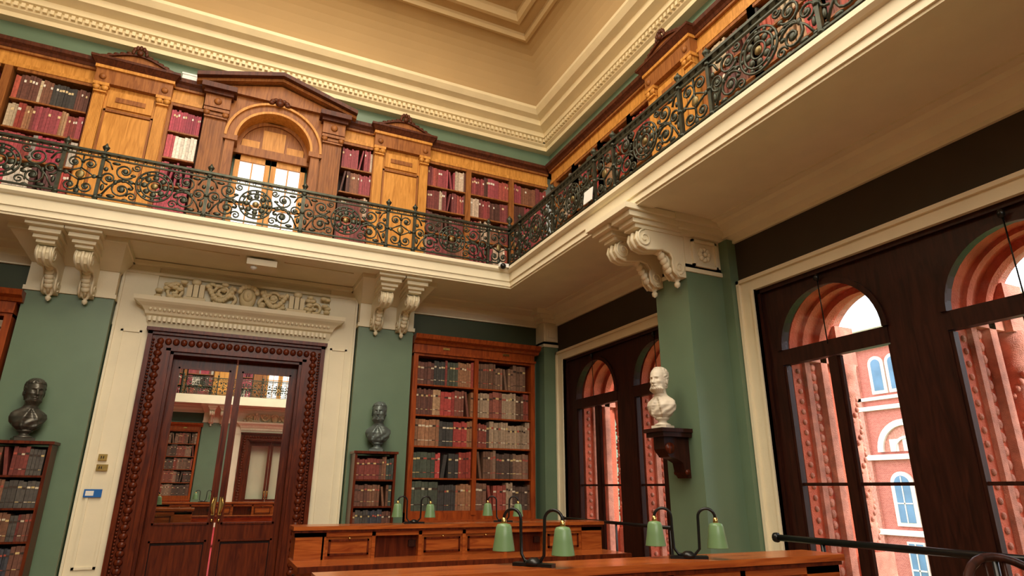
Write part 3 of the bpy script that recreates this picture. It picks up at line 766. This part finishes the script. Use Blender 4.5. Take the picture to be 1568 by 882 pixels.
m=MB();m.box(5.6,6.22,4.9,6.0,-.5,4.62,"terracotta");m.box(5.6,6.22,9.4,11,-.5,4.62,"terracotta");m.box(5.6,6.22,-9,1.5,-.5,4.62,"terracotta");m.box(5.6,6.22,1,10,4.25,4.62,"terracotta");m.obj("wall_exterior")

for (ya,yb,r) in((8.85,5.98,.022),(4.68,.9,.03)):
    m=MB();m.tube([(4.98,ya,1.07),(4.98,yb,1.07)],r,"black_metal",10);m.lathe([(r*.9,-.02),(r*1.5,0),(r*1.5,.03),(r*.6,.05)],(4.98,ya,1.07),"black_metal",12,axis='v')
    for y in(ya-.5,(ya+yb)/2,yb+.3): m.tube([(4.98,y,1.07),(4.98,y,0)],r*.7,"black_metal",8);m.lathe([(.06,0),(.06,.02),(.02,.05)],(4.98,y,0),"black_metal",12)
    m.obj("window_guard_rail")

# ------------------------------------------------------------------ desks
def desk(x0,x1,yf,name,n,depth=.36,zt=1.1,pattern="pop"):
    m=MB()
    m.box(x0-.03,x1+.03,yf-.03,yf+depth+.03,zt-.04,zt,"desk_wood")
    m.box(x0-.015,x1+.015,yf-.015,yf+depth+.015,zt-.065,zt-.04,"mahogany")
    m.box(x0,x1,yf+.10,yf+depth,.76,zt-.06,"desk_wood")
    m.box(x0,x1,yf,yf+.10,zt-.11,zt-.06,"desk_wood")
    m.box(x0,x0+.30,yf,yf+.1,.76,zt-.06,"desk_wood");m.box(x1-.3,x1,yf,yf+.1,.76,zt-.06,"desk_wood")
    w=(x1-x0-.6)/n
    for i in range(n):
        a=x0+.3+i*w;b=a+w
        m.box(a-.02,a+.02,yf,yf+.1,.76,zt-.06,"desk_wood")
        if pattern[i%len(pattern)]=='p':
            m.box(a,b,yf+.02,yf+.06,.76,zt-.1,"desk_wood");m.box(a+.07,b-.07,yf+.005,yf+.02,.82,zt-.16,"desk_wood")
            for (p,q,r,s) in((a+.05,b-.05,.80,.82),(a+.05,b-.05,zt-.16,zt-.14),(a+.05,a+.07,.80,zt-.14),(b-.07,b-.05,.80,zt-.14)): m.box(p,q,yf-.005,yf+.02,r,s,"mahogany")
            m.blob(((a+b)/2,yf-.01,zt-.13),(.013,.02,.013),"brass")
        else:
            m.box(a,b,yf+.09,yf+.10,.76,zt-.1,"mahogany")
            m.box((a+b)/2+.15,(a+b)/2+.23,yf+.06,yf+.09,.86,.93,"mahogany_dark")
    m.box(x0-.02,x1+.02,yf-.62,yf+depth,.72,.76,"desk_wood");m.box(x0-.02,x1+.02,yf-.63,yf-.6,.71,.765,"mahogany")
    m.box(x0+.05,x1-.05,yf-.55,yf+depth-.03,.60,.72,"desk_wood")
    k=max(2,int((x1-x0)/1.3))
    for i in range(k+1):
        xx=x0+.08+(x1-x0-.16)*i/k
        for yy in(yf-.5,yf+depth-.1):
            m.lathe([(.035,0),(.045,.05),(.03,.1),(.04,.3),(.05,.45),(.035,.52),(.05,.56),(.05,.6)],(xx,yy,0),"mahogany",12)
    return m.obj(name)
desk(.87,4.70,7.35,"reading_desk",6,pattern="pop")
desk(.53,3.84,3.12,"reading_desk",5,depth=.28,pattern="pp")
def lamp(loc,rot,name="desk_lamp",S=1.0):
    m=MB()
    m.box(-.12,.12,-.035,.035,0,.018,"black_metal");m.lathe([(.05,0),(.05,.015),(.02,.035)],(0,0,.01),"black_metal",14)
    for s in (-1,1):
        if s<0:
            pts=[(.0,0,.02),(-.06,.01,.025),(-.085,.02,.06),(-.09,.02,.2)]
            cx=-.09-.055;r=.055;top=.25;hx=cx-r
            pts+=[(cx+r*math.cos(a),.02,top+r*math.sin(a)) for a in [pi*k/10 for k in range(11)]]
            pts+=[(hx,.02,.225)]
        else:
            pts=[(.0,0,.02),(.04,-.01,.025),(.07,-.02,.06),(.075,-.02,.22)]
            r=.055;cx=.075+r;top=.25
            pts+=[(cx-r*math.cos(a),-.02,top+r*math.sin(a)) for a in [pi*k/10 for k in range(11)]]
            hx=cx+r;pts+=[(hx,-.02,.22)]
        m.tube(pts,.0095,"black_metal",8)
        zt=pts[-1][2];yy=pts[-1][1]
        m.lathe([(.014,.03),(.016,.0),(.012,-.01)],(hx,yy,zt),"brass",10)
        m.lathe([(.012,0),(.038,-.006),(.046,-.02),(.055,-.08),(.066,-.15),(.0665,-.153),(.060,-.15),(.050,-.08),(.04,-.03),(.01,-.02)],(hx,yy,zt),"lamp_green",24)
        m.blob((hx,yy,zt-.07),(.02,.02,.03),"lamp_inner")
    o=m.obj(name);o.location=loc;o.rotation_euler=(0,0,rot);o.scale=(S,S,S);return o
lamp((1.64,3.25,1.1),-.85,S=.95);lamp((2.70,3.25,1.1),-.55,S=.95)
lamp((2.22,7.55,1.1),-.1,S=1.0);lamp((3.38,7.55,1.1),-.45)
def chair(loc,rot):
    m=MB();W="mahogany_dark"
    m.lathe([(.22,.43),(.235,.44),(.235,.47),(.2,.48)],(0,0,0),W,20)
    for a in(pi/4,3*pi/4,5*pi/4,7*pi/4): m.tube([(.16*math.cos(a),.16*math.sin(a),.44),(.22*math.cos(a),.22*math.sin(a),0)],[.022,.014],W,8)
    top=[(.27*math.cos(a),.25*math.sin(a),.90+.25*max(0,math.sin(a))**1.2) for a in [(-20+220*k/20)*pi/180 for k in range(21)]]
    m.tube(top,.024,W,8)
    for k in range(1,20,2): 
        p=top[k];m.tube([(p[0]*.75,p[1]*.8,.47),p],.010,W,6)
    o=m.obj("captain_chair");o.location=loc;o.rotation_euler=(0,0,rot)
chair((3.93,2.06,0),-.5)

# ------------------------------------------------------------------ small things
m=back();m.box(-1.50,-1.30,.119,.129,1.36,1.46,"blue_sign");m.box(-1.48,-1.39,.129,.131,1.38,1.44,"white_plastic");m.obj("directional_sign")
m=back()
for z in(1.86,1.73): m.box(-1.42,-1.32 if z>1.8 else -1.29,.119,.134,z-.04,z+.04,"brass");m.box(-1.39,-1.38,.134,.144,z-.015,z+.015,"black_metal");m.box(-1.365,-1.355,.134,.144,z-.015,z+.015,"black_metal")
m.obj("light_switch")
m=MB();m.box(.05,.30,9.05,9.25,4.57,4.60,"white_plastic");m.box(.0,.4,8.9,9.2,4.48,4.57,"cream_paint");m.blob((.1,9.0,4.47),(.05,.05,.04),"white_plastic");m.obj("emergency_light")
m=MB();m.tube([(-1.5,8.9,4.59),(-.1,8.95,4.59)],.008,"cream_warm",5);m.tube([(.5,8.96,4.59),(1.5,9.0,4.59)],.008,"cream_warm",5);m.obj("trim_conduit")
m=MB();m.box(3.70,3.86,8.50,8.56,4.90,4.96,"white_plastic");m.blob((3.75,8.48,4.90),(.05,.05,.05),"black_metal");m.obj("security_camera")
m=back();m.box(-1.36,-1.14,-.09,.08,7.80,7.90,"white_plastic");m.box(-1.37,-1.13,-.09,.09,7.90,7.93,"white_plastic");m.obj("archive_box")
for y,z in((6.05,5.0),(2.62,5.45)):
    m=MB();m.add([(3.84,y-.1,z-.02),(3.84,y+.1,z-.02),(3.86,y+.1,z+.16),(3.86,y-.1,z+.16),(3.85,y-.1,z-.02),(3.85,y+.1,z-.02),(3.87,y+.1,z+.16),(3.87,y-.1,z+.16)],[(0,1,2,3),(7,6,5,4),(0,4,5,1),(3,2,6,7),(0,3,7,4),(1,5,6,2)],"white_plastic");m.obj("shelfmark_card")

# ------------------------------------------------------------------ next room (seen through the glazed door)
DX=1.9;OFF=(DX,18.4,0)
dup_tree(gb,OFF,"gallery_bookcase_next_room")
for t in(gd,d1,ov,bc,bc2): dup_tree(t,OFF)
dup_tree(wb[0],OFF,"wall_next_room_end");dup_tree(wb[1],OFF);dup_tree(wb[2],OFF)
y0=10.9;y1=29.5;A,B_=XL+DX,XR+DX
m=MB();m.box(A-.4,A-.06,y0,y1,0,8.9,"green_paint");m.obj("wall_next_room_left")
m=MB();m.box(B_+.06,B_+.4,y0,y1,0,8.9,"green_paint");m.obj("wall_next_room_right")
m=MB();m.box(A-.3,B_+.3,y1,y1+.2,0,8.9,"cream_paint");m.obj("wall_next_room_back")
m=MB();m.box(A,B_,y1-.55,y1-.5,0,3.6,"cream_paint");m.obj("wall_next_room_lobby")
m=MB();m.box(A-.3,B_+.3,y0,y1,8.8,9.0,"cream_warm");m.obj("ceiling_next_room")
m=MB();m.box(A-.06,B_+.06,10.46,y1,-.2,0,"red_carpet");m.obj("floor_next_room")
m=MB();m.box(A,B_,27.05,28.75,4.63,4.90,"cream_paint");m.box(A,B_,27.0,27.1,4.60,4.93,"cream_paint");m.obj("gallery_balcony")
re=empty("balcony_railing");railrun((DX+3.92-7.44,27.03),(1,0),0,seqb)
for x in(-2.33,-1.92,2.04,2.46): inst(cm,"console_bracket",(x+DX,28.138,3.93),pi,None,(1,1.15,1.03))
desk(-2.6,-.3,14.0,"reading_desk",3,pattern="po");desk(-1.3,1.9,19.5,"reading_desk",5,pattern="po")
lamp((-1.1,14.2,1.1),.2);lamp((-.2,19.7,1.1),.2)

# ------------------------------------------------------------------ courtyard
m=MB();m.box(6.4,60,-40,90,-6,-5.8,"grass");m.obj("ground_courtyard")
def facade():
    m=MB((lambda u,v,z:(36-v,u,z)),False)
    B="brickwork";C="stone_cream"
    m.box(-20,70,-4,0,-6,11.2,B)
    for z0,z1,d in((-.9,-.6,.25),(3.25,3.55,.3),(6.15,6.4,.25),(6.75,6.95,.2),(9.9,10.2,.3),(10.6,11.0,.5),(11.0,11.25,.7)): m.box(-20,70,0,d,z0,z1,C)
    y=-19.7
    while y<70: m.box(y,y+.25,.3,.5,10.25,10.55,C);y+=.5
    u=-18
    while u<68:
        m.box(u-2.25,u-1.95,0,.2,-6,10,"terracotta_pale")
        for s in(-.6,.6):
            m.box(u+s-.5,u+s+.5,0,.12,-4.2,-1.2,C);m.box(u+s-.4,u+s+.4,.12,.14,-4.1,-1.3,"slate_glass");m.box(u+s-.03,u+s+.03,.14,.18,-4.1,-1.3,C);m.box(u+s-.4,u+s+.4,.14,.18,-2.7,-2.62,C)
        for s in(-.75,.75):
            m.box(u+s-.68,u+s+.68,0,.15,-.4,1.9,C);m.archband(u+s,1.9,.0,.68,0,.15,C,12)
            m.box(u+s-.45,u+s+.45,.15,.17,-.2,1.9,"slate_glass");m.archband(u+s,1.9,0,.45,.15,.17,"slate_glass",12)
            m.box(u+s-.03,u+s+.03,.17,.2,-.2,2.3,C);m.box(u+s-.45,u+s+.45,.17,.2,.8,.87,C)
        m.archband(u,3.7,0,1.75,0,.1,"terracotta_pale",16);m.archband(u,3.7,1.45,1.8,0,.25,C,20);m.archband(u,3.7,.7,.85,.1,.2,C,16)
        for q in(-.8,0,.8): m.box(u+q-.25,u+q+.25,.1,.15,3.7,4.4,C)
        for s in(-1.1,0,1.1):
            m.box(u+s-.5,u+s+.5,0,.12,7.1,8.9,C);m.archband(u+s,8.9,0,.5,0,.12,C,10);m.box(u+s-.3,u+s+.3,.12,.14,7.3,8.9,"slate_glass");m.archband(u+s,8.9,0,.3,.12,.14,"slate_glass",10)
        u+=4.6
    m.obj("courtyard_building")
facade()

# ------------------------------------------------------------------ lights
def area(name,loc,rot,sx,sy,power,col,portal=False):
    l=bpy.data.lights.new(name,'AREA');l.shape='RECTANGLE';l.size=sx;l.size_y=sy;l.energy=power;l.color=col
    if portal: l.cycles.is_portal=True
    o=bpy.data.objects.new(name,l);bpy.context.collection.objects.link(o);o.location=loc;o.rotation_euler=rot;return o
def point(name,loc,power,col,r=.3):
    l=bpy.data.lights.new(name,'POINT');l.energy=power;l.color=col;l.shadow_soft_size=r
    o=bpy.data.objects.new(name,l);bpy.context.collection.objects.link(o);o.location=loc;return o
area("laylight_lamp",(.13,1.5,10.4),(0,0,0),4.5,12,1100,(1,.90,.74))
area("front_fill_light",(.1,-7.6,6.95),(pi/2-.12,0,0),8,1.7,520,(1,.95,.87))  # unseen fill light added behind the camera, no window there
area("window_portal",(5.62,7.7,2.0),(0,pi/2,0),3.4,3.5,1,(1,1,1),True)
area("window_portal",(5.62,3.2,2.0),(0,pi/2,0),3.4,3.6,1,(1,1,1),True)
for y in(-1,5.5): point("gallery_lamp",(.1,y,7.2),150,(1,.80,.54),.4)
area("next_room_light",(DX,20,8.7),(0,0,0),6,14,1500,(1,.93,.8))
s=bpy.data.lights.new("sun","SUN");s.energy=5.0;s.angle=.25;s.color=(1,.95,.88);so=bpy.data.objects.new("sun",s);bpy.context.collection.objects.link(so)
so.rotation_euler=Vector((-.28,.8,-.48)).to_track_quat('-Z','Y').to_euler()
w=bpy.data.worlds.new("sky");bpy.context.scene.world=w;w.use_nodes=True
bg=w.node_tree.nodes["Background"];bg.inputs[0].default_value=(.80,.89,1,1);bg.inputs[1].default_value=4.2

# ------------------------------------------------------------------ camera
p=math.radians(18.1);a=math.radians(24.75);r=math.radians(.37)
F=Vector((math.sin(a)*math.cos(p),math.cos(a)*math.cos(p),math.sin(p)));R=Vector((math.cos(a),-math.sin(a),0));U=R.cross(F)
R2=R*math.cos(r)+U*math.sin(r);U2=U*math.cos(r)-R*math.sin(r)
cam=bpy.data.cameras.new("camera");cam.sensor_width=36;cam.lens=940/1568*36;cam.clip_end=300;cam.clip_start=.05
co=bpy.data.objects.new("camera",cam);bpy.context.collection.objects.link(co)
M=Matrix((R2,U2,-F)).transposed().to_4x4();M.translation=Vector((0,0,1.5));co.matrix_world=M
bpy.context.scene.camera=co
bpy.context.scene.view_settings.view_transform='Standard'
bpy.context.scene.view_settings.exposure=.12
